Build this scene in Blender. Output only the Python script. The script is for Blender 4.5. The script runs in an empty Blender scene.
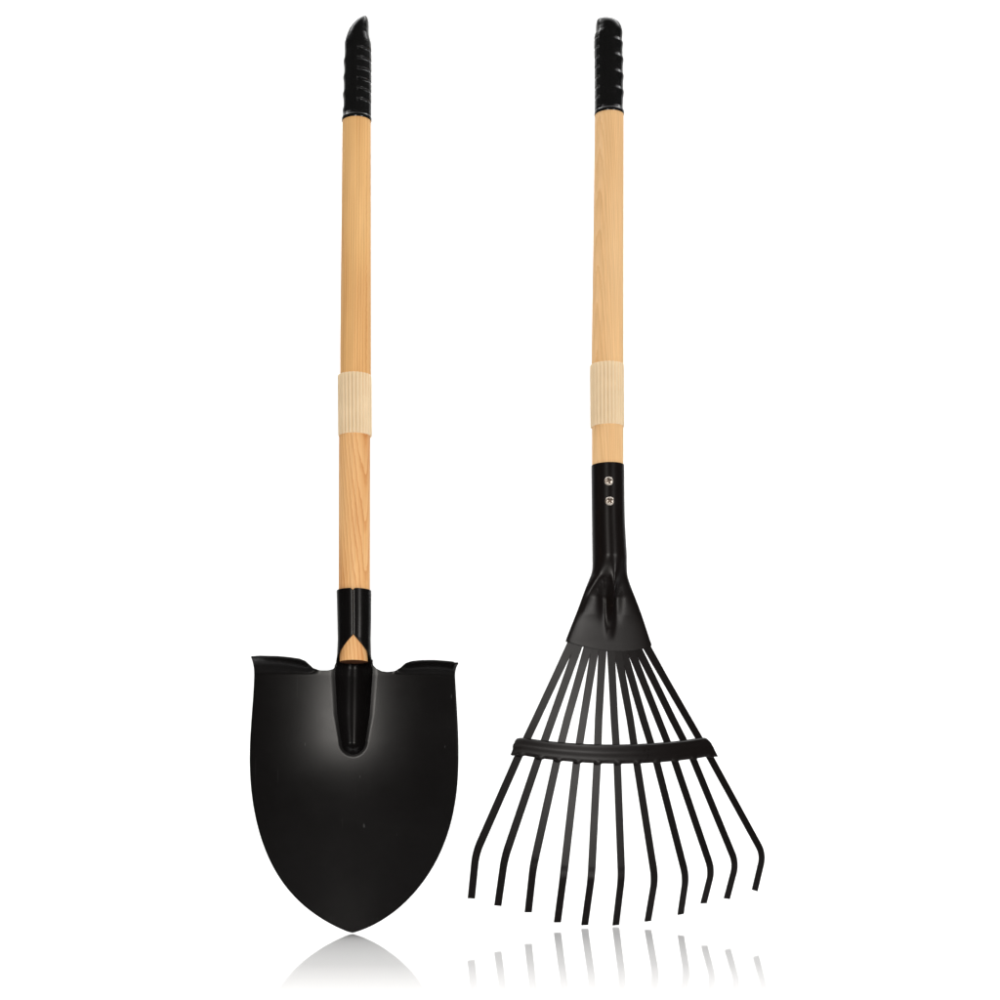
import bpy, math, random
from mathutils import Vector, Matrix

R = math.radians
sc = bpy.context.scene
COL = sc.collection

# ------------------------------------------------------------------ camera
cam = bpy.data.cameras.new('camera')
cam.lens = 79.2; cam.sensor_width = 36; cam.clip_start = 0.05; cam.clip_end = 60
camo = bpy.data.objects.new('camera', cam); COL.objects.link(camo)
camo.location = (0, -2.2, 0.13)
camo.rotation_euler = (R(90 + 7.765), 0, 0)
sc.camera = camo

# ------------------------------------------------------------------ studio: dim room, lamps
w = bpy.data.worlds.new('World'); sc.world = w; w.use_nodes = True
w.node_tree.nodes['Background'].inputs[0].default_value = (0.9, 0.95, 1.0, 1)
w.node_tree.nodes['Background'].inputs[1].default_value = 0.02
sc.view_settings.view_transform = 'Standard'; sc.view_settings.look = 'None'
sc.view_settings.exposure = 0; sc.view_settings.gamma = 1
sc.cycles.use_denoising = True
sc.cycles.max_bounces = 8

def area(name, loc, target, sx, sy, power, color=(1, 1, 1)):
    l = bpy.data.lights.new(name, 'AREA'); l.shape = 'RECTANGLE'
    l.size = sx; l.size_y = sy; l.energy = power; l.color = color
    o = bpy.data.objects.new(name, l); COL.objects.link(o)
    o.location = loc
    o.rotation_euler = (Vector(target) - Vector(loc)).to_track_quat('-Z', 'Y').to_euler()
    return o

area('backdrop_lamp', (0, 0.9, 3.4), (0, 2.6, 0.9), 7.0, 0.8, 170)
area('floor_lamp', (0, 0.35, 2.6), (0, -0.05, 0), 5.0, 2.0, 77)
area('key_softbox', (-0.42, -2.5, 0.80), (-0.05, 0, 0.35), 0.44, 0.36, 36, (1.0, 0.96, 0.91))
area('fill_softbox', (1.75, -2.2, 0.72), (0.1, 0, 0.35), 0.5, 0.5, 31, (1.0, 0.97, 0.94))

# ------------------------------------------------------------------ material helpers
def mat(name):
    m = bpy.data.materials.new(name); m.use_nodes = True
    nt = m.node_tree
    return m, nt, nt.nodes['Principled BSDF']
def nd(nt, t, **kw):
    n = nt.nodes.new(t)
    for k, v in kw.items(): setattr(n, k, v)
    return n
def setin(n, **kw):
    for k, v in kw.items(): n.inputs[k.replace('_', ' ')].default_value = v
def ramp(nt, stops):
    n = nd(nt, 'ShaderNodeValToRGB'); e = n.color_ramp.elements
    while len(e) < len(stops): e.new(0.5)
    for el, (p, c) in zip(e, stops): el.position = p; el.color = (*c, 1)
    return n
def coords(nt, scale=(1, 1, 1), loc=(0, 0, 0)):
    tc = nd(nt, 'ShaderNodeTexCoord'); mp = nd(nt, 'ShaderNodeMapping')
    mp.inputs['Scale'].default_value = scale; mp.inputs['Location'].default_value = loc
    nt.links.new(tc.outputs['Object'], mp.inputs['Vector'])
    return mp.outputs['Vector']

def wood(name, dark, mid, light, seed, rings=230, curve=0.5, tilt=1.0):
    """pine: growth rings cut lengthwise, fine pores, slow tone drift"""
    m, nt, b = mat(name); L = nt.links.new
    v = coords(nt, (1, 1, 0.035), (seed * .013, seed * .007, seed * .03))
    wob = nd(nt, 'ShaderNodeTexNoise'); setin(wob, Scale=38.0, Detail=2.0, Roughness=0.5)
    L(v, wob.inputs['Vector'])
    sub = nd(nt, 'ShaderNodeVectorMath', operation='MULTIPLY_ADD')
    sub.inputs[1].default_value = (0.03 * curve, 0.03 * curve, 0)
    vr = coords(nt, (1, 1, 1), (seed * .013, seed * .007, 0))
    vr.node.inputs['Rotation'].default_value = (R(tilt), R(tilt * .35), 0)
    L(wob.outputs['Color'], sub.inputs[0]); L(vr, sub.inputs[2])
    wv = nd(nt, 'ShaderNodeTexWave', wave_type='RINGS', rings_direction='Z', wave_profile='SAW')
    setin(wv, Scale=float(rings), Distortion=1.2, Detail=2.0, Detail_Scale=1.5)
    L(sub.outputs[0], wv.inputs['Vector'])
    fib = nd(nt, 'ShaderNodeTexNoise'); setin(fib, Scale=900.0, Detail=3.0)
    v2 = coords(nt, (1, 1, 0.012), (seed, 0, 0)); L(v2, fib.inputs['Vector'])
    slow = nd(nt, 'ShaderNodeTexNoise'); setin(slow, Scale=55.0, Detail=1.0)
    v3 = coords(nt, (1, 1, 0.12), (0, seed, 0)); L(v3, slow.inputs['Vector'])
    r1 = ramp(nt, [(0.0, light), (0.62, mid), (0.93, dark), (1.0, mid)])
    L(wv.outputs['Fac'], r1.inputs[0])
    r2 = ramp(nt, [(0.35, dark), (0.55, mid), (0.75, light)])
    L(slow.outputs['Fac'], r2.inputs[0])
    mx = nd(nt, 'ShaderNodeMix', data_type='RGBA'); mx.inputs[0].default_value = 0.42
    L(r1.outputs[0], mx.inputs['A']); L(r2.outputs[0], mx.inputs['B'])
    mr = nd(nt, 'ShaderNodeMapRange'); setin(mr, From_Min=0.3, From_Max=0.7, To_Min=0.9, To_Max=1.07)
    L(fib.outputs['Fac'], mr.inputs['Value'])
    mul = nd(nt, 'ShaderNodeVectorMath', operation='SCALE')
    L(mx.outputs['Result'], mul.inputs[0]); L(mr.outputs[0], mul.inputs['Scale'])
    L(mul.outputs[0], b.inputs['Base Color'])
    bp = nd(nt, 'ShaderNodeBump'); setin(bp, Strength=0.12, Distance=0.0003)
    L(fib.outputs['Fac'], bp.inputs['Height']); L(bp.outputs[0], b.inputs['Normal'])
    setin(b, Roughness=0.55); b.inputs['Specular IOR Level'].default_value = 0.25
    return m

def black(name, base, rough, spec, bump=0.05, bscale=900, specks=0.0):
    m, nt, b = mat(name); L = nt.links.new
    v = coords(nt)
    n1 = nd(nt, 'ShaderNodeTexNoise'); setin(n1, Scale=26.0, Detail=5.0, Roughness=0.6); L(v, n1.inputs['Vector'])
    mr = nd(nt, 'ShaderNodeMapRange'); setin(mr, From_Min=0.3, From_Max=0.7, To_Min=rough - .02, To_Max=rough + .025)
    L(n1.outputs['Fac'], mr.inputs['Value']); L(mr.outputs[0], b.inputs['Roughness'])
    n2 = nd(nt, 'ShaderNodeTexNoise'); setin(n2, Scale=float(bscale), Detail=3.0); L(v, n2.inputs['Vector'])
    bp = nd(nt, 'ShaderNodeBump'); setin(bp, Strength=bump, Distance=0.0004)
    L(n2.outputs['Fac'], bp.inputs['Height']); L(bp.outputs[0], b.inputs['Normal'])
    b.inputs['Specular IOR Level'].default_value = spec
    if specks:
        # tiny handling scuffs in the paint
        vo = nd(nt, 'ShaderNodeTexNoise'); setin(vo, Scale=240.0, Detail=1.0)
        v4 = coords(nt, (1.0, 0.3, 0.35)); L(v4, vo.inputs['Vector'])
        rr = ramp(nt, [(0.80, (0, 0, 0)), (0.83, (1, 1, 1))]); L(vo.outputs['Fac'], rr.inputs[0])
        mx = nd(nt, 'ShaderNodeMix', data_type='RGBA')
        mx.inputs['A'].default_value = (*base, 1)
        mx.inputs['B'].default_value = (base[0] + specks, base[1] + specks, base[2] + specks, 1)
        sc_ = nd(nt, 'ShaderNodeTexNoise'); setin(sc_, Scale=520.0, Detail=1.0)
        v5 = coords(nt, (1.0, 0.3, 0.03), (.3, 0, .1)); L(v5, sc_.inputs['Vector'])
        r5 = ramp(nt, [(0.70, (0, 0, 0)), (0.78, (.35, .35, .35))]); L(sc_.outputs['Fac'], r5.inputs[0])
        pm = nd(nt, 'ShaderNodeTexNoise'); setin(pm, Scale=18.0, Detail=1.0)
        v6 = coords(nt, (1.0, 1.0, 0.6), (.7, 0, .2)); L(v6, pm.inputs['Vector'])
        r6 = ramp(nt, [(0.5, (0, 0, 0)), (0.66, (1, 1, 1))]); L(pm.outputs['Fac'], r6.inputs[0])
        ml = nd(nt, 'ShaderNodeMath', operation='MULTIPLY'); L(r5.outputs[0], ml.inputs[0]); L(r6.outputs[0], ml.inputs[1])
        mxm = nd(nt, 'ShaderNodeMath', operation='MAXIMUM'); L(ml.outputs[0], mxm.inputs[0]); L(rr.outputs[0], mxm.inputs[1])
        L(mxm.outputs[0], mx.inputs['Factor']); L(mx.outputs['Result'], b.inputs['Base Color'])
    else:
        b.inputs['Base Color'].default_value = (*base, 1)
    return m

PINE_A = wood('pine_amber', (.55, .265, .088), (.69, .40, .155), (.76, .47, .205), 1.0, 120, .4, .5)
PINE_B = wood('pine_reddish', (.50, .20, .058), (.68, .375, .15), (.75, .46, .215), 0.8, 95, .5, 5.0)
PINE_C = wood('pine_pale', (.63, .36, .15), (.72, .45, .215), (.77, .51, .265), 4.1, 135, .3, .3)
PAINT = black('black_enamel', (.0038, .0034, .0034), .25, .088, specks=.03)
PAINT_R = black('black_enamel_tines', (.0055, .0042, .0040), .29, .098)
PLASTIC = black('black_grip_plastic', (.0055, .0055, .0055), .20, .28, .03, 1500)
ENDGRAIN, nt, b = mat('dark_end_grain')  # darker brown for the cut end of the lower shovel shaft
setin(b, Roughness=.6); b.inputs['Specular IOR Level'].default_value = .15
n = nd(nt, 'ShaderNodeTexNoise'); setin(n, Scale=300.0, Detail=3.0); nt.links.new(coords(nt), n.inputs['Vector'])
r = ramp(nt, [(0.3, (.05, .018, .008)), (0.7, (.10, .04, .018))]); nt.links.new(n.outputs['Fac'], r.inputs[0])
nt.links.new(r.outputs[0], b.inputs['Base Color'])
CREAM, nt, b = mat('cream_plastic')
b.inputs['Base Color'].default_value = (.76, .60, .37, 1); setin(b, Roughness=0.45)
b.inputs['Specular IOR Level'].default_value = .3
n = nd(nt, 'ShaderNodeTexNoise'); setin(n, Scale=60.0, Detail=4.0); nt.links.new(coords(nt), n.inputs['Vector'])
r = ramp(nt, [(0.3, (.68, .525, .335)), (0.7, (.73, .57, .37))]); nt.links.new(n.outputs['Fac'], r.inputs[0])
nt.links.new(r.outputs[0], b.inputs['Base Color'])
STEEL, nt, b = mat('nickel_screw')
setin(b, Metallic=1.0, Roughness=0.5); b.inputs['Base Color'].default_value = (.50, .45, .40, 1)
n = nd(nt, 'ShaderNodeTexNoise'); setin(n, Scale=700.0, Detail=3.0); nt.links.new(coords(nt), n.inputs['Vector'])
mr = nd(nt, 'ShaderNodeMapRange'); setin(mr, To_Min=0.3, To_Max=0.5)
nt.links.new(n.outputs['Fac'], mr.inputs['Value']); nt.links.new(mr.outputs[0], b.inputs['Roughness'])

RECESS_SHADE, nt, b = mat('screw_recess_shade')  # cross recess: its shade is put into a darker steel colour
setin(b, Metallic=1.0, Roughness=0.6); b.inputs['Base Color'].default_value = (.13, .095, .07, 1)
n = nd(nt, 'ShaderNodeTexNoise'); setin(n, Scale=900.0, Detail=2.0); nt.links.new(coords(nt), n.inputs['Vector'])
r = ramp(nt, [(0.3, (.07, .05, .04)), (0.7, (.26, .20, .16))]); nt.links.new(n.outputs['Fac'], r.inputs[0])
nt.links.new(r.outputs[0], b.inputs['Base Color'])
# white acrylic: polished towards the back, sanded satin towards the front edge
FLOOR = bpy.data.materials.new('white_acrylic'); FLOOR.use_nodes = True
nt = FLOOR.node_tree; nt.nodes.remove(nt.nodes['Principled BSDF'])
dif = nd(nt, 'ShaderNodeBsdfDiffuse'); dif.inputs['Color'].default_value = (.82, .82, .82, 1)
glo = nd(nt, 'ShaderNodeBsdfGlossy'); glo.inputs['Color'].default_value = (.95, .95, .95, 1); glo.inputs['Roughness'].default_value = .03
tc = nd(nt, 'ShaderNodeTexCoord'); sp = nd(nt, 'ShaderNodeSeparateXYZ')
nt.links.new(tc.outputs['Object'], sp.inputs[0])
mr = nd(nt, 'ShaderNodeMapRange'); setin(mr, From_Min=-0.85, From_Max=0.15)
nt.links.new(sp.outputs['Y'], mr.inputs['Value'])
gl = ramp(nt, [(0.0, (0, 0, 0)), (.15, (.13,) * 3), (.22, (.24,) * 3), (.44, (.46,) * 3), (.84, (.645,) * 3), (1.0, (.51,) * 3)])
nt.links.new(mr.outputs[0], gl.inputs[0])
mxs = nd(nt, 'ShaderNodeMixShader'); nt.links.new(gl.outputs[0], mxs.inputs[0])
nt.links.new(dif.outputs[0], mxs.inputs[1]); nt.links.new(glo.outputs[0], mxs.inputs[2])
nt.links.new(mxs.outputs[0], nt.nodes['Material Output'].inputs['Surface'])
WALL, nt, b = mat('white_paper')
b.inputs['Base Color'].default_value = (.86, .86, .86, 1); setin(b, Roughness=0.9)
n = nd(nt, 'ShaderNodeTexNoise'); setin(n, Scale=40.0, Detail=3.0); nt.links.new(coords(nt), n.inputs['Vector'])
r = ramp(nt, [(0.3, (.84, .84, .84)), (0.7, (.87, .87, .87))]); nt.links.new(n.outputs['Fac'], r.inputs[0])
nt.links.new(r.outputs[0], b.inputs['Base Color'])

# ------------------------------------------------------------------ mesh helpers
def link(name, verts, faces, material, parent=None, smooth=True, scale=.001):
    me = bpy.data.meshes.new(name)
    me.from_pydata([(x * scale, y * scale, z * scale) for x, y, z in verts], [], faces)
    import bmesh
    bm = bmesh.new(); bm.from_mesh(me)
    bmesh.ops.remove_doubles(bm, verts=bm.verts, dist=1e-6)
    bmesh.ops.recalc_face_normals(bm, faces=bm.faces)
    bm.to_mesh(me); bm.free()
    if smooth:
        for p in me.polygons: p.use_smooth = True
        me.set_sharp_from_angle(angle=R(38))
    me.materials.append(material)
    o = bpy.data.objects.new(name, me); COL.objects.link(o)
    if parent: o.parent = parent
    return o
# tool space in millimetres: u across, n towards the viewer, w up the handle -> mesh x = u, y = -n, z = w
def P(u, n, w_): return (u, -n, w_)
def loft(rings, closed=True, caps=True):
    n = len(rings[0]); v = [p for r_ in rings for p in r_]; f = []
    for i in range(len(rings) - 1):
        for j in range(n if closed else n - 1):
            k = (j + 1) % n
            f.append((i * n + j, i * n + k, (i + 1) * n + k, (i + 1) * n + j))
    if caps and closed:
        f.append(tuple(range(n)))
        f.append(tuple((len(rings) - 1) * n + j for j in range(n)))
    return v, f
def lerp(a, b, t): return a + (b - a) * t
def sm(a, b, x):
    t = min(1, max(0, (x - a) / (b - a))); return t * t * (3 - 2 * t)
def interp(tab, x, k=1, key=0):
    """piecewise linear: tab rows sorted by column key"""
    if x <= tab[0][key]: return tab[0][k]
    for a, b_ in zip(tab, tab[1:]):
        if x <= b_[key]:
            t = (x - a[key]) / max(1e-9, b_[key] - a[key]); return lerp(a[k], b_[k], t)
    return tab[-1][k]
def smooth_interp(tab, x, k=1, key=0):
    """monotone-ish cubic (Catmull-Rom) through the rows"""
    n = len(tab)
    if x <= tab[0][key]: return tab[0][k]
    if x >= tab[-1][key]: return tab[-1][k]
    for i in range(n - 1):
        x0, x1 = tab[i][key], tab[i + 1][key]
        if x <= x1:
            h = x1 - x0; y0, y1 = tab[i][k], tab[i + 1][k]
            d = (y1 - y0) / h
            def sl(a, b_): return (tab[b_][k] - tab[a][k]) / (tab[b_][key] - tab[a][key])
            m0 = sl(i - 1, i + 1) if i > 0 else d
            m1 = sl(i, i + 2) if i + 2 < n else d
            t = (x - x0) / h
            return ((2*t**3 - 3*t*t + 1) * y0 + (t**3 - 2*t*t + t) * h * m0
                    + (-2*t**3 + 3*t*t) * y1 + (t**3 - t*t) * h * m1)
def shell(o, thick, offset=-1.0):
    s = o.modifiers.new('thickness', 'SOLIDIFY'); s.thickness = thick * .001; s.offset = offset
    s.use_even_offset = False
    return o
def bevel(o, wdt, seg=2):
    b_ = o.modifiers.new('edge', 'BEVEL'); b_.width = wdt * .001; b_.segments = seg
    b_.limit_method = 'ANGLE'; b_.angle_limit = R(40); b_.harden_normals = False
    return o
def tag(o, label=None, cat=None, group=None, kind=None):
    if label: o['label'] = label
    if cat: o['category'] = cat
    if group: o['group'] = group
    if kind: o['kind'] = kind
    return o
def tool(name, loc, lean, yaw, label, cat):
    o = bpy.data.objects.new(name, None); COL.objects.link(o)
    o.empty_display_size = .05
    o.matrix_world = Matrix.Translation(loc) @ Matrix.Rotation(yaw, 4, 'Z') @ Matrix.Rotation(-lean, 4, 'X')
    return tag(o, label, cat)

SHOVEL_BASE = [-0.145,-0.0175,0.0015]
RAKE_BASE = [0.1305,0.0963,0.0026]
S_SHAFT_UP = [[-3.84,539.22,15.87],[-4.57,592.88,16.0],[-5.78,712.93,15.56],[-6.98,835.81,15.16],[-7.81,915.53,14.32]]
S_SHAFT_LO = [[-1.74,266.41,14.1],[-1.61,281.1,14.57],[-1.77,299.4,14.9],[-2.26,340.3,15.86],[-3.99,475.56,16.03],[-4.61,539.22,16.13]]
S_SLEEVE = [[-3.78,499.87,17.35],[-5.18,564.37,17.62]]
S_SOCKET = [[-1.2,260.85,18.05],[-1.39,266.92,17.36],[-1.49,274.01,16.56],[-1.57,289.23,16.04],[-1.82,309.59,16.52],[-2.54,338.76,16.98]]
S_OPEN = [291.7,277.0,264.4]
S_GRIP = [[-7.05,844.86,15.44],[-7.09,869.83,15.48],[-7.27,915.53,15.17],[-7.21,927.01,14.86],[-7.1,933.92,14.23],[-7.17,938.53,13.17],[-7.07,943.14,11.94],[-6.19,948.91,10.66],[-4.54,953.99,8.96],[-2.62,958.38,6.86],[-0.85,961.62,4.39],[0.3,963.82,2.37],[0.67,964.86,1.02]]
R_GRIP = [[19.08,887.35,17.44],[20.64,918.54,17.8],[21.8,954.7,17.8],[22.05,971.61,17.71],[22.25,978.88,17.6],[22.52,983.76,17.18],[23.16,987.47,16.2],[23.0,992.3,15.36],[22.04,997.04,14.06],[20.7,999.77,12.23],[19.17,1001.27,10.13],[17.51,1002.64,6.94],[16.8,1003.28,3.99]]
S_LEFT = [[0.0,0.0],[-2.67,0.5],[-4.28,1.0],[-7.08,2.0],[-10.79,3.5],[-14.2,5.0],[-18.4,7.0],[-24.17,10.0],[-31.08,14.0],[-41.26,20.83],[-49.86,27.66],[-57.21,34.49],[-63.55,41.31],[-69.07,48.14],[-73.9,54.97],[-78.15,61.8],[-81.91,68.63],[-85.23,75.46],[-88.18,82.29],[-90.8,89.11],[-93.12,95.94],[-95.17,102.77],[-96.97,109.6],[-98.55,116.43],[-99.92,123.26],[-101.09,130.09],[-102.07,136.91],[-102.87,143.74],[-103.5,150.57],[-103.98,157.4],[-104.32,164.23],[-104.51,171.06],[-104.58,177.89],[-104.54,184.71],[-104.41,191.54],[-104.19,198.37],[-103.91,205.2],[-103.59,212.03],[-103.25,218.86],[-102.91,225.69],[-102.6,232.51],[-102.35,239.34],[-102.2,246.17],[-102.17,253.0]]
S_RIGHT = [[0.0,0.0],[2.17,0.5],[3.94,1.0],[7.08,2.0],[11.2,3.5],[14.86,5.0],[19.24,7.0],[25.04,10.0],[31.77,14.0],[41.45,20.83],[49.57,27.66],[56.59,34.49],[62.76,41.31],[68.22,48.14],[73.1,54.97],[77.46,61.8],[81.36,68.63],[84.84,75.46],[87.93,82.29],[90.67,89.11],[93.08,95.94],[95.19,102.77],[97.01,109.6],[98.57,116.43],[99.88,123.26],[100.97,130.09],[101.85,136.91],[102.53,143.74],[103.05,150.57],[103.4,157.4],[103.62,164.23],[103.7,171.06],[103.68,177.89],[103.56,184.71],[103.36,191.54],[103.09,198.37],[102.77,205.2],[102.4,212.03],[102.0,218.86],[101.58,225.69],[101.15,232.51],[100.72,239.34],[100.3,246.17],[99.89,253.0]]
S_TOP = [[-104.16,269.96,1],[-93.25,270.27,1],[-74.94,269.34,1],[-64.79,268.14,1],[-54.67,266.45,1],[-48.79,264.2,0.8],[-45.13,262.14,0.4],[-41.35,259.59,0.1],[-35.36,257.78,0],[-27.31,257.62,0],[-22.31,259.1,0],[-19.86,262.13,0],[-18.42,265.68,0],[-17.47,268.72,0],[-10.44,268.69,0],[-2.41,268.68,0],[6.61,268.68,0],[14.42,268.71,0],[15.47,265.66,0],[16.71,262.83,0],[19.76,259.6,0],[24.79,256.89,0],[30.79,256.12,0],[37.77,257.0,0],[42.84,259.74,0.2],[49.05,262.67,0.7],[55.16,263.93,1],[65.09,265.1,1],[77.02,265.44,1],[89.97,264.72,1],[103.33,263.44,1]]
S_TROUGH = [[-1.51,273.76,16.46],[-1.46,264.62,17.94],[-1.39,254.48,18.82],[-1.04,213.22,16.24],[-0.83,186.29,12.02]]
S_TROUGH_END = [-0.44,173.41]
R_SHAFT_UP = [[2.82,563.78,18.46],[5.04,614.59,18.44],[11.64,741.04,17.73],[18.67,876.6,17.0],[22.4,954.77,16.22]]
R_SHAFT_LO = [[-2.22,447.12,17.83],[0.31,502.34,18.05],[3.0,563.79,18.16]]
R_SLEEVE = [[0.98,526.81,19.56],[3.62,596.42,19.76]]
R_SOCKET = [[-6.92,283.96,49.58],[-6.64,290.35,49.16],[-6.95,295.66,47.63],[-5.45,330.98,33.92],[-5.0,349.26,26.68],[-4.44,360.04,22.56],[-3.81,365.46,20.8],[-3.09,373.05,19.84],[-2.64,387.14,19.58],[-2.24,425.24,18.84],[-0.42,484.06,18.88]]
R_SOCKET_BOT = [[-55.24,292.13],[-40.49,288.47],[-23.64,284.95],[-6.64,283.22],[7.09,283.22],[22.08,284.52],[33.73,287.04],[42.21,290.13]]
R_TINES = [[[-49.6,289.61,-1.95],[-68.97,252.51,-3.21],[-90.55,210.71,-5.23],[-109.59,174.22,-7.56],[-156.98,74.87,-15.56],[-158.14,30.11,-30.0]],[[-41.17,289.75,-1.56],[-56.31,252.62,-2.33],[-73.3,210.72,-3.56],[-88.79,172.24,-5.04],[-127.97,69.36,-10.29],[-129.7,22.44,-30.0]],[[-30.09,289.96,-1.21],[-42.75,252.78,-1.63],[-56.92,210.78,-2.36],[-69.18,170.32,-3.23],[-98.75,59.76,-6.17],[-96.76,15.35,-30.0]],[[-22.3,290.13,-1.06],[-30.27,252.95,-1.21],[-39.22,210.89,-1.49],[-48.21,167.83,-1.88],[-66.97,51.07,-3.06],[-65.0,4.58,-30.0]],[[-14.12,290.32,-1.0],[-17.88,253.16,-1.02],[-22.15,211.05,-1.06],[-25.74,166.01,-1.12],[-37.06,48.81,-1.41],[-34.81,1.27,-30.0]],[[-5.08,290.54,-1.04],[-4.78,253.4,-1.04],[-4.37,211.27,-1.05],[-3.21,166.13,-1.06],[-3.6,48.4,-1.06],[0.02,0.51,-30.0]],[[1.38,290.71,-1.14],[7.21,253.66,-1.28],[13.82,211.55,-1.5],[19.13,166.95,-1.71],[34.62,46.18,-2.57],[36.44,3.82,-30.0]],[[7.29,290.88,-1.28],[17.68,253.91,-1.65],[29.14,211.83,-2.23],[42.23,168.49,-3.12],[71.63,47.78,-5.99],[74.36,10.25,-30.0]],[[15.58,291.12,-1.56],[30.16,254.23,-2.29],[46.97,212.2,-3.5],[63.94,170.09,-5.12],[103.91,54.19,-10.53],[101.59,21.31,-30.0]],[[23.93,291.38,-1.94],[43.03,254.59,-3.18],[64.4,212.62,-5.17],[86.9,171.8,-7.96],[135.33,61.72,-16.36],[128.93,25.58,-30.0]],[[35.33,291.76,-2.62],[57.29,255.03,-4.44],[83.4,213.13,-7.48],[108.21,174.19,-11.25],[172.33,71.41,-24.99],[162.3,33.6,-30.0]]]
R_BAND = [[[-115.55,185.56],[-119.77,173.78]],[[-113.87,189.15],[-119.08,172.64]],[[-110.68,191.08],[-116.49,172.21]],[[-103.34,191.12],[-110.22,172.8]],[[-87.91,189.02],[-93.68,170.07]],[[-72.29,187.32],[-76.93,167.83]],[[-56.48,186.04],[-59.96,166.08]],[[-40.46,185.16],[-42.75,164.83]],[[-24.2,184.71],[-25.27,164.06]],[[-7.7,184.67],[-7.5,163.81]],[[9.07,185.07],[10.57,164.05]],[[26.12,185.89],[28.99,164.82]],[[43.49,187.15],[47.76,166.1]],[[61.19,188.85],[66.93,167.91]],[[79.25,191.01],[86.54,170.27]],[[97.7,193.63],[106.61,173.18]],[[105.85,192.21],[112.98,172.93]],[[111.14,184.69],[117.11,173.35]]]
R_FAN_U = -12.78
R_SCREWS = [[-7.04,463.02],[-7.08,441.22]]


# ------------------------------------------------------------------ setting
link('floor', [(-5.5, -.87, 0), (5.5, -.87, 0), (5.5, 2.3, 0), (-5.5, 2.3, 0),
               (-5.5, -.87, -.02), (5.5, -.87, -.02), (5.5, 2.3, -.02), (-5.5, 2.3, -.02)],
     [(0, 1, 2, 3), (4, 5, 6, 7), (0, 1, 5, 4), (1, 2, 6, 5), (2, 3, 7, 6), (3, 0, 4, 7)], FLOOR, smooth=False, scale=1)
tag(bpy.data.objects['floor'], 'glossy white studio floor sheet under both garden tools', 'floor', kind='structure')
prof = [(2.302, -.02), (2.302, 0.0)] + [(2.302 + .5 * math.sin(a), .5 - .5 * math.cos(a)) for a in [R(6 * i) for i in range(1, 16)]] + [(2.802, 3.6)]
v, f = loft([[(x, y, z) for y, z in prof] for x in (-5.5, 5.5)], closed=False)
bd = link('backdrop', v, f, WALL, scale=1)
tag(bd, 'plain bright white studio backdrop curving up behind the tools', 'backdrop', kind='structure')

# ------------------------------------------------------------------ shared builders
def pole(name, rows, n0, material, parent, nseg=64, round_end=None):
    rows = sorted(rows, key=lambda q: q[1])
    rings = []
    N = 40
    lo, hi = rows[0][1], rows[-1][1]
    for i in range(N + 1):
        z = lerp(lo, hi, i / N)
        c = interp(rows, z, 0, 1); r_ = interp(rows, z, 2, 1)
        rings.append([P(c + r_ * math.sin(a), n0 + r_ * math.cos(a), z) for a in [2 * math.pi * j / nseg for j in range(nseg)]])
    v, f = loft(rings)
    return link(name, v, f, material, parent)

def sleeve(rows, n0, parent, flutes=26):
    """moulded collar with lengthwise flutes and an open bore"""
    (c0, z0, r0), (c1, z1, r1) = sorted(rows, key=lambda q: q[1])
    nseg = flutes * 10; rings = []
    def ring(z, dr, k):
        t = (z - z0) / (z1 - z0); c = lerp(c0, c1, t); r_ = lerp(r0, r1, t) + dr
        out = []
        for j in range(nseg):
            a = 2 * math.pi * j / nseg
            fl = abs(math.cos(a * flutes / 2)) ** .7
            rr = r_ - k * 1.35 * (1 - fl)
            out.append(P(c + rr * math.sin(a), n0 + rr * math.cos(a), z))
        return out
    rings.append(ring(z0, -2.2, 0)); rings.append(ring(z0, -.35, 1)); rings.append(ring(z0 + .4, -.05, 1))
    for i in range(1, 12): rings.append(ring(lerp(z0 + .4, z1 - .4, i / 12), 0, 1))
    rings.append(ring(z1 - .4, -.05, 1)); rings.append(ring(z1, -.35, 1)); rings.append(ring(z1, -2.2, 0))
    v, f = loft(rings, caps=False)
    return link('sleeve', v, f, CREAM, parent)

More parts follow.
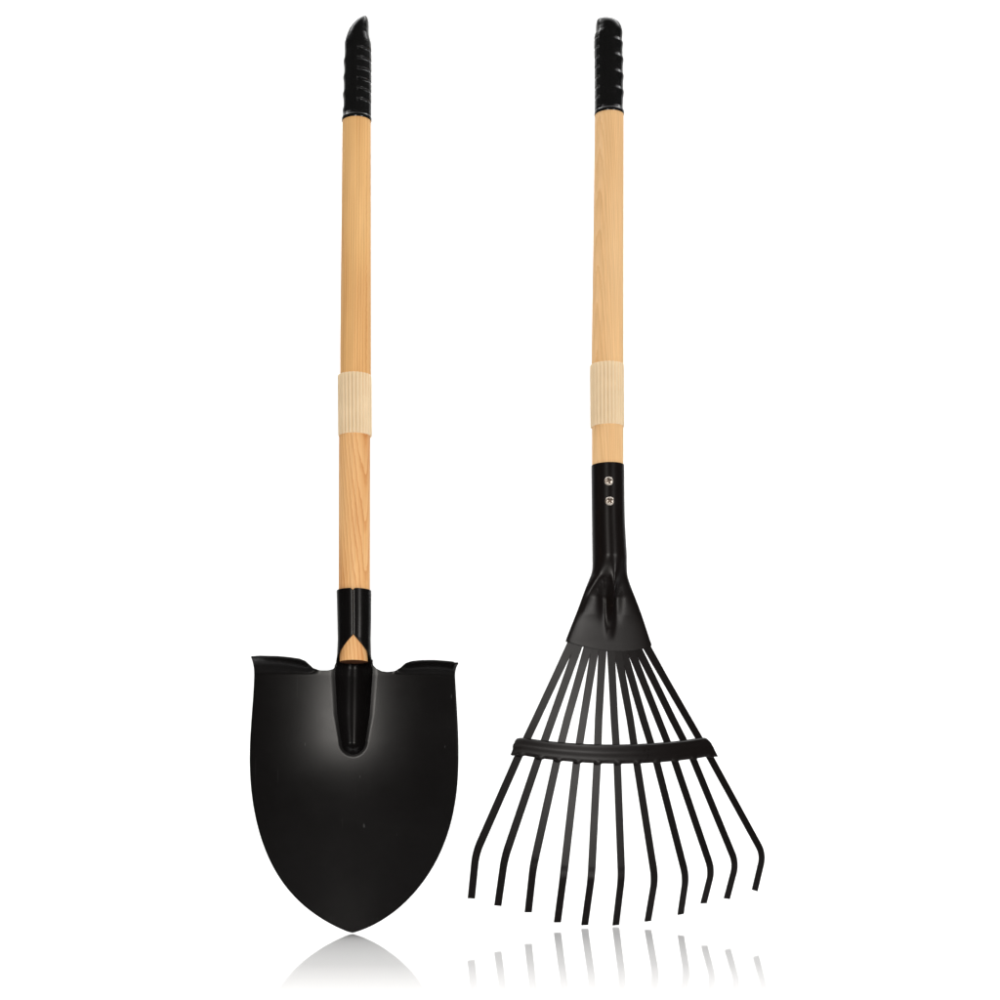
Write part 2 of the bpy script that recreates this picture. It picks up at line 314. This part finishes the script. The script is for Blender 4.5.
def grip(rows, n0, parent, B, A, ribs, fingers, depth, taper_from):
    rows = sorted(rows, key=lambda q: q[1])
    lo, hi = rows[0][1], rows[-1][1]
    nseg = 144; rings = []
    zs = []
    z = lo
    while z < hi - .01:
        zs.append(z); z += .55 if z < hi - 8 else .3
    zs.append(hi)
    def ad(a, b_):
        d = (a - b_ + math.pi) % (2 * math.pi) - math.pi; return d
    for z in zs:
        c = interp(rows, z, 0, 1); rx = interp(rows, z, 2, 1)
        t = max(0, (z - taper_from) / (hi - taper_from))
        ry = max(depth * math.sqrt(max(0, 1 - t ** 5)), min(rx, depth) * .6 if t > .9 else 0, .5)
        fade = 1 - sm(taper_from - 2, taper_from + 10, z)
        rim = 1.0 * (1 - sm(lo + 3.2, lo + 4.6, z)) - .5 * (1 - sm(lo, lo + .8, z))
        ring = []
        for j in range(nseg):
            a = 2 * math.pi * j / nseg
            dr = rim * .5 - .9 * fade * sm(lo + 3, lo + 9, z)
            # finger grooves on one side
            g = math.exp(-(ad(a, A) / .85) ** 4) * fade
            fr = 0
            for k in fingers:
                d = z - k
                fr += math.exp(-(d / 3.0) ** 2) if d > 0 else math.exp(-(d / 5.0) ** 2)
            dr += g * (.95 * fr - .2) * sm(lo + 2, lo + 8, z)
            # ribbed thumb panel on the other side
            q = abs(ad(a, B)); pn = (1 - sm(.98, 1.08, q)) * fade * sm(lo + 4, lo + 8, z)
            dr += pn * .9
            pi_ = (1 - sm(.80, .92, q)) * fade
            for k in ribs: dr -= pi_ * 1.5 * math.exp(-((z - k) / 1.3) ** 4)
            ring.append(P(c + (rx + dr * min(1, rx / 8)) * math.sin(a), n0 + (ry + dr * min(1, ry / 8)) * math.cos(a), z))
        rings.append(ring)
    v, f = loft(rings)
    o = link('grip', v, f, PLASTIC, parent)
    return o

# ------------------------------------------------------------------ shovel
shovel = tool('shovel', SHOVEL_BASE, R(5), 0,
              'round pointed black shovel standing on its blade tip, with amber pine handle', 'shovel')
o = pole('shaft', S_SHAFT_LO, -3, PINE_B, shovel)
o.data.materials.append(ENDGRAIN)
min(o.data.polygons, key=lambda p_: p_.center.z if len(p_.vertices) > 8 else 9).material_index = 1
tag(o, 'reddish pine length with arched grain below the cream sleeve')
o = pole('shaft', S_SHAFT_UP[:3] + [[-7.15, 845.8, 15.1]], -3, PINE_A, shovel); tag(o, 'amber pine length above the cream sleeve')
sleeve(S_SLEEVE, -3, shovel)
yz = lambda y: 845.5 + (122 - y) * 1.141
grip(S_GRIP, -3, shovel, R(54), R(-112), [yz(y) for y in (44, 54, 64, 74.5, 85, 95, 105.5)], [yz(y) for y in (63, 79, 96, 112)], 15.2, yz(52))

# socket: pipe rolled round the shaft, open in front above the blade
rows = sorted(S_SOCKET, key=lambda q: q[1])
zo = sorted(S_OPEN)          # full opening, shoulder, apex
rings = []; NS = 72
zl, zh = rows[0][1], rows[-1][1]
zs = [lerp(zl, zh, i / 90) for i in range(91)] + [zh - .6, zh - .2]
for z in sorted(zs):
    c = interp(rows, z, 0, 1); r_ = interp(rows, z, 2, 1)
    if z > zo[2]:
        be = .005 + .12 * sm(zh - 1.8, zh, z)
    elif z > zo[1]:
        be = lerp(R(52), .005, ((z - zo[1]) / (zo[2] - zo[1])) ** .95)
    else:
        be = lerp(R(84), R(52), sm(zo[0] - 1, zo[1] + 3, z))
        if z > zo[1] - .1: be = R(52)
    rings.append([P(c + r_ * math.sin(a), -3 + r_ * math.cos(a), z) for a in [lerp(be, 2 * math.pi - be, j / NS) for j in range(NS + 1)]])
v, f = loft(rings, closed=False)
o = link('socket', v, f, PAINT, shovel); shell(o, 1.3, 0)
bevel(o, .4, 2)

# blade: dished sheet with a hollow trough behind the socket and rolled foot treads
def blade_n(u, z):
    # nearly straight beside the trough, then bending away towards the tip
    t = max(0, (190 - z)); k = 60.0
    bend = .11 * (t * t / (2 * k) if t < k else t - k / 2)
    return -.0009 * u * u - bend - .0002 * max(0, z - 190) ** 2
TR = sorted(S_TROUGH, key=lambda q: q[1]); ZE = S_TROUGH_END[1]
def trough(u, z):
    zc = ZE + 13.0
    zz = max(z, zc)
    c = interp(TR, zz, 0, 1); hw = interp(TR, zz, 2, 1)
    x = (u - c) / hw
    y = 0 if z >= zc else (zc - z) / 13.0
    rho = math.sqrt(x * x + y * y)
    dep = lerp(8.5, 15.0, min(1, max(0, (z - zc) / 75)))
    core = max(0, 1 - min(1, rho) ** 2.0) ** .95
    return dep * core + .7 * (1 - sm(.85, 1.3, rho))
FOLD = 253.0
lt = sorted([q[::-1] for q in S_LEFT]); rt = sorted([q[::-1] for q in S_RIGHT])
top = sorted(S_TOP)
NC = 280
def columns(a, b_, z):
    # columns bunch up across the trough so that its rim stays crisp
    zz = max(z, ZE + 13.0)
    c = interp(TR, zz, 0, 1); k = 1.3 * interp(TR, zz, 2, 1)
    lim = .35 * (b_ - a) / 2
    if k > lim: c = lerp((a + b_) / 2, c, lim / k); k = lim
    return ([lerp(a, c - k, j / 60) for j in range(60)] + [lerp(c - k, c + k, j / 160) for j in range(160)]
            + [lerp(c + k, b_, j / 60) for j in range(61)])
verts = []; rowsn = 0
hs = [0.0, .25, .6, 1, 1.6] + [2.4 + i * (FOLD - 2.4) / 230 for i in range(231)]
hs = sorted(hs + [ZE - 4 + i * .3 for i in range(70)])
us_top = None
for z in hs:
    a = smooth_interp(lt, z); b_ = smooth_interp(rt, z)
    if z < .01: a, b_ = -.35, .35
    us = columns(a, b_, z)
    for u in us:
        verts.append(P(u, blade_n(u, z) - trough(u, z), z))
    rowsn += 1
uL, uR = a, b_
US = us
for i in range(1, 19):
    t = i / 18
    for j in range(NC + 1):
        u0 = US[j]; s = (u0 - uL) / (uR - uL)
        ul = lerp(uL, top[0][0], t ** 2.2); ur = lerp(uR, top[-1][0], t ** 2.2)
        u = lerp(ul, ur, s)
        zt = interp(top, u0 if .02 < s < .98 else (top[0][0] if s <= .02 else top[-1][0]), 1)
        c = interp(top, u0, 2)
        # rolled tread: quarter turn towards the viewer
        ang = t * R(72)
        z = lerp(FOLD + (zt - FOLD) * t, FOLD + (zt - FOLD) * (.35 * t + .65 * math.sin(ang) / math.sin(R(72))), c)
        nn = blade_n(u, FOLD) - trough(u, z) + c * 13.5 * (1 - math.cos(ang)) / (1 - math.cos(R(72)))
        verts.append(P(u, nn, z))
    rowsn += 1
faces = []
W1 = NC + 1
for i in range(rowsn - 1):
    for j in range(NC):
        faces.append((i * W1 + j, i * W1 + j + 1, (i + 1) * W1 + j + 1, (i + 1) * W1 + j))
o = link('blade', verts, faces, PAINT, shovel)
o.data.polygons[0].use_smooth = True
nrm = o.data.polygons[len(o.data.polygons) // 2].normal
shell(o, 1.7, -1 if nrm.y < 0 else 1)

# ------------------------------------------------------------------ rake
rake = tool('rake', RAKE_BASE, R(5), R(20),
            'black fan rake with eleven bent flat tines and a pale pine handle', 'rake')
CY = math.cos(R(20))
fix = lambda rows: [(c, z, r_ * CY) for c, z, r_ in rows]
o = pole('shaft', fix(R_SHAFT_LO), 0, PINE_C, rake); tag(o, 'short pale pine length between cream sleeve and black socket')
o = pole('shaft', fix(R_SHAFT_UP[:3] + [[19.09, 887.7, 17.2]]), 0, PINE_C, rake); tag(o, 'long pale pine length above the cream sleeve')
sleeve(fix(R_SLEEVE), 0, rake)
yz = lambda y: 887.35 + (116 - y) * 1.2
grip(fix(R_GRIP), 0, rake, R(-96 - 20), R(58 - 20), [yz(y) for y in (40, 50, 60, 70, 80, 90, 100)], [yz(y) for y in (45, 61, 77.5, 94)], 16.2, yz(40))

# socket pressed flat into a fan-shaped plate
rows = sorted(R_SOCKET, key=lambda q: q[1])
bot = sorted(R_SOCKET_BOT)
rings = []; NS = 160
zl, zh = 283.2, rows[-1][1]
zflat = 292.0
zs = [lerp(zflat, zh, i / 150) for i in range(151)]
def sect(z, flatten_to=None):
    c = smooth_interp(rows, z, 0, 1); hw = smooth_interp(rows, z, 2, 1)
    S = 1 - sm(338, 384, z)                 # 0 pipe .. 1 flat
    hw *= lerp(CY, 1, S)
    rc = 18.3
    pts = []
    for j in range(NS):
        a = 2 * math.pi * j / NS
        sx, cx = math.sin(a), math.cos(a)
        x = hw * (abs(sx) ** lerp(1, .8, S)) * (1 if sx >= 0 else -1)
        th = lerp(hw if S < 1 else 0, 3.0, S)
        nz = lerp(hw * cx, (1 if cx >= 0 else -1) * 3.0 * abs(cx) ** .5, S ** .8)
        if cx > 0:
            e = 1 - sm(.80, 1.0, abs(x) / hw)
            rid = 10.0 * sm(292, 346, z) * S
            sg = lerp(3.0, 7.0, sm(334, 374, z))
            nz += rid * math.exp(-(x / sg) ** 2) * e
            vd = 0.8 * sm(306, 330, z) * (1 - sm(352, 372, z))
            xc = lerp(7.5, 11.5, sm(330, 372, z))
            nz -= vd * (math.exp(-((x - xc) / 5.2) ** 2) + math.exp(-((x + xc) / 5.2) ** 2)) * e
            fb = 1.6 * sm(310, 346, z) * (1 - sm(350, 376, z))
            xo = hw * .58
            nz += fb * (math.exp(-((x - xo) / (.42 * hw)) ** 2) + math.exp(-((x + xo) / (.42 * hw)) ** 2)) * e
        nz -= .07 * max(0, 322 - z) * S
        pts.append((c + x, nz, z))
    return pts
base = sect(zflat)
for k in range(5, 0, -1):
    # bottom edge follows a shallow curve
    t = k / 5
    rings.append([P(x, nz * (1 - .25 * t), lerp(zflat, interp(bot, x), t)) for x, nz, z in base])
for z in zs: rings.append([P(x, nz, zz) for x, nz, zz in sect(z)])
v, f = loft(rings)
o = link('socket', v, f, PAINT_R, rake); bevel(o, .5, 2)

def fan_n(u): return -.0007 * (u - R_FAN_U) ** 2
def tine(pts, wid):
    pts = [Vector(p) for p in pts]         # u, w, n
    pts.insert(0, pts[0] + (pts[0] - pts[1]) * .3)
    # round the bend before the tip
    A_, B_, C_ = pts[-3], pts[-2], pts[-1]
    d1 = (A_ - B_).normalized(); d2 = (C_ - B_).normalized()
    k = 11.0
    bz = []
    p0, p2 = B_ + d1 * k, B_ + d2 * k
    mid = B_
    for i in range(11):
        t = i / 10; bz.append(p0 * (1 - t) ** 2 + mid * 2 * t * (1 - t) + p2 * t * t)
    path = pts[:-2] + bz + [C_]
    rings = []
    for i, p in enumerate(path):
        t = (path[min(i + 1, len(path) - 1)] - path[max(i - 1, 0)]).normalized()
        N = Vector((.0014 * (p.x - R_FAN_U), 0, 1))
        bdir = t.cross(N).normalized()
        if bdir.x < 0: bdir = -bdir
        th = t.cross(bdir).normalized()
        if th.z < 0: th = -th
        f_ = i / (len(path) - 1)
        h = wid * .5 * (lerp(1.0, .9, f_) + (.14 if i == 0 else .10 if i == 1 else 0))
        q = .8
        crown = .25
        sec = [(-h, -q), (-h, q), (h, q), (h, -q)]
        r_ = []
        for x, y in sec:
            vv = p + bdir * x + th * y
            r_.append(P(vv.x, vv.z, vv.y))
        rings.append(r_)
    v, f = loft(rings)
    return bevel(link('tine', v, f, PAINT_R, rake), .25, 2)
for p in R_TINES: tine(p, 8.4)

# brace: pressed channel strip laid over the tines
tine_u = [p[3][0] for p in R_TINES]
NB = 300; NV = 22; rings = []
ks = [i / (len(R_BAND) - 1) for i in range(len(R_BAND))]
T_ = [(k, a[0], a[1]) for k, (a, b_) in zip(ks, R_BAND)]
Bt = [(k, b_[0], b_[1]) for k, (a, b_) in zip(ks, R_BAND)]
for i in range(NB + 1):
    k = i / NB
    tu, tw = smooth_interp(T_, k, 1), smooth_interp(T_, k, 2)
    bu, bw = smooth_interp(Bt, k, 1), smooth_interp(Bt, k, 2)
    ring = []
    for j in range(NV + 1):
        s = j / NV
        u = lerp(tu, bu, s); z = lerp(tw, bw, s)
        prof = 1.4 + sm(0, .10, s) * 1.9 - .45 * sm(.08, .45, s) + .45 * sm(.40, .74, s) - .9 * sm(.82, 1, s)
        bump = 0
        for x in tine_u:
            bump += math.exp(-((u - x) / 3.4) ** 4)
        nn = fan_n(u) + prof + bump * .8 * sm(.78, .98, s)
        z -= bump * .7 * sm(.8, 1, s) - .6 * (1 - bump) * sm(.8, 1, s)
        ring.append(P(u, nn, z))
    rings.append(ring)
v, f = loft(rings, closed=False)
o = link('brace', v, f, PAINT_R, rake); shell(o, 1.2, -1)
o.modifiers['thickness'].offset = 1 if o.data.polygons[len(o.data.polygons)//2].normal.y > 0 else -1

def screw(u, z):
    c = smooth_interp(rows, z, 0, 1); r_ = smooth_interp(rows, z, 2, 1) * CY
    a = math.atan2(u - c, math.sqrt(max(1, r_ * r_ - (u - c) ** 2)))
    out = Vector((math.sin(a), -math.cos(a), 0)); sd = Vector((math.cos(a), math.sin(a), 0)); up = Vector((0, 0, 1))
    o0 = Vector((c, 0, z)) + out * (r_ - .5)
    NR, NA = 22, 72; rings = []
    rr0 = 4.9
    rot = R(17) if z > 450 else R(40)
    for i in range(NR + 1):
        q = i / NR
        ring = []
        for j in range(NA):
            an = 2 * math.pi * j / NA
            x, y = q * math.cos(an), q * math.sin(an)
            hgt = .4 + 2.2 * math.sqrt(max(0, 1 - q * q * .96))
            xr, yr = x * math.cos(rot) + y * math.sin(rot), -x * math.sin(rot) + y * math.cos(rot)
            arm = max((1 - sm(.13, .22, abs(xr))) * (1 - sm(.52, .64, abs(yr))), (1 - sm(.13, .22, abs(yr))) * (1 - sm(.52, .64, abs(xr))))
            hgt -= 1.5 * arm
            if q == 1: hgt = 0
            ring.append(tuple(o0 + sd * (x * rr0) + up * (y * rr0) + out * hgt))
        rings.append(ring)
    v, f = loft(rings, caps=False)
    o = link('screw', v, f, STEEL, rake)
    o.data.materials.append(RECESS_SHADE)
    for p_ in o.data.polygons:
        d = p_.center * 1000 - o0
        x, y = d.dot(sd) / rr0, d.dot(up) / rr0
        xr, yr = abs(x * math.cos(rot) + y * math.sin(rot)), abs(-x * math.sin(rot) + y * math.cos(rot))
        if (xr < .17 and yr < .56) or (yr < .17 and xr < .56): p_.material_index = 1
for u, z in R_SCREWS: screw(u, z)

# ------------------------------------------------------------------ rest both tools on the floor
bpy.context.view_layer.update()
for t in (shovel, rake):
    lo = min((ch.matrix_world @ v_.co).z for ch in t.children for v_ in ch.data.vertices)
    t.location.z += .0006 - lo
bpy.context.view_layer.update()
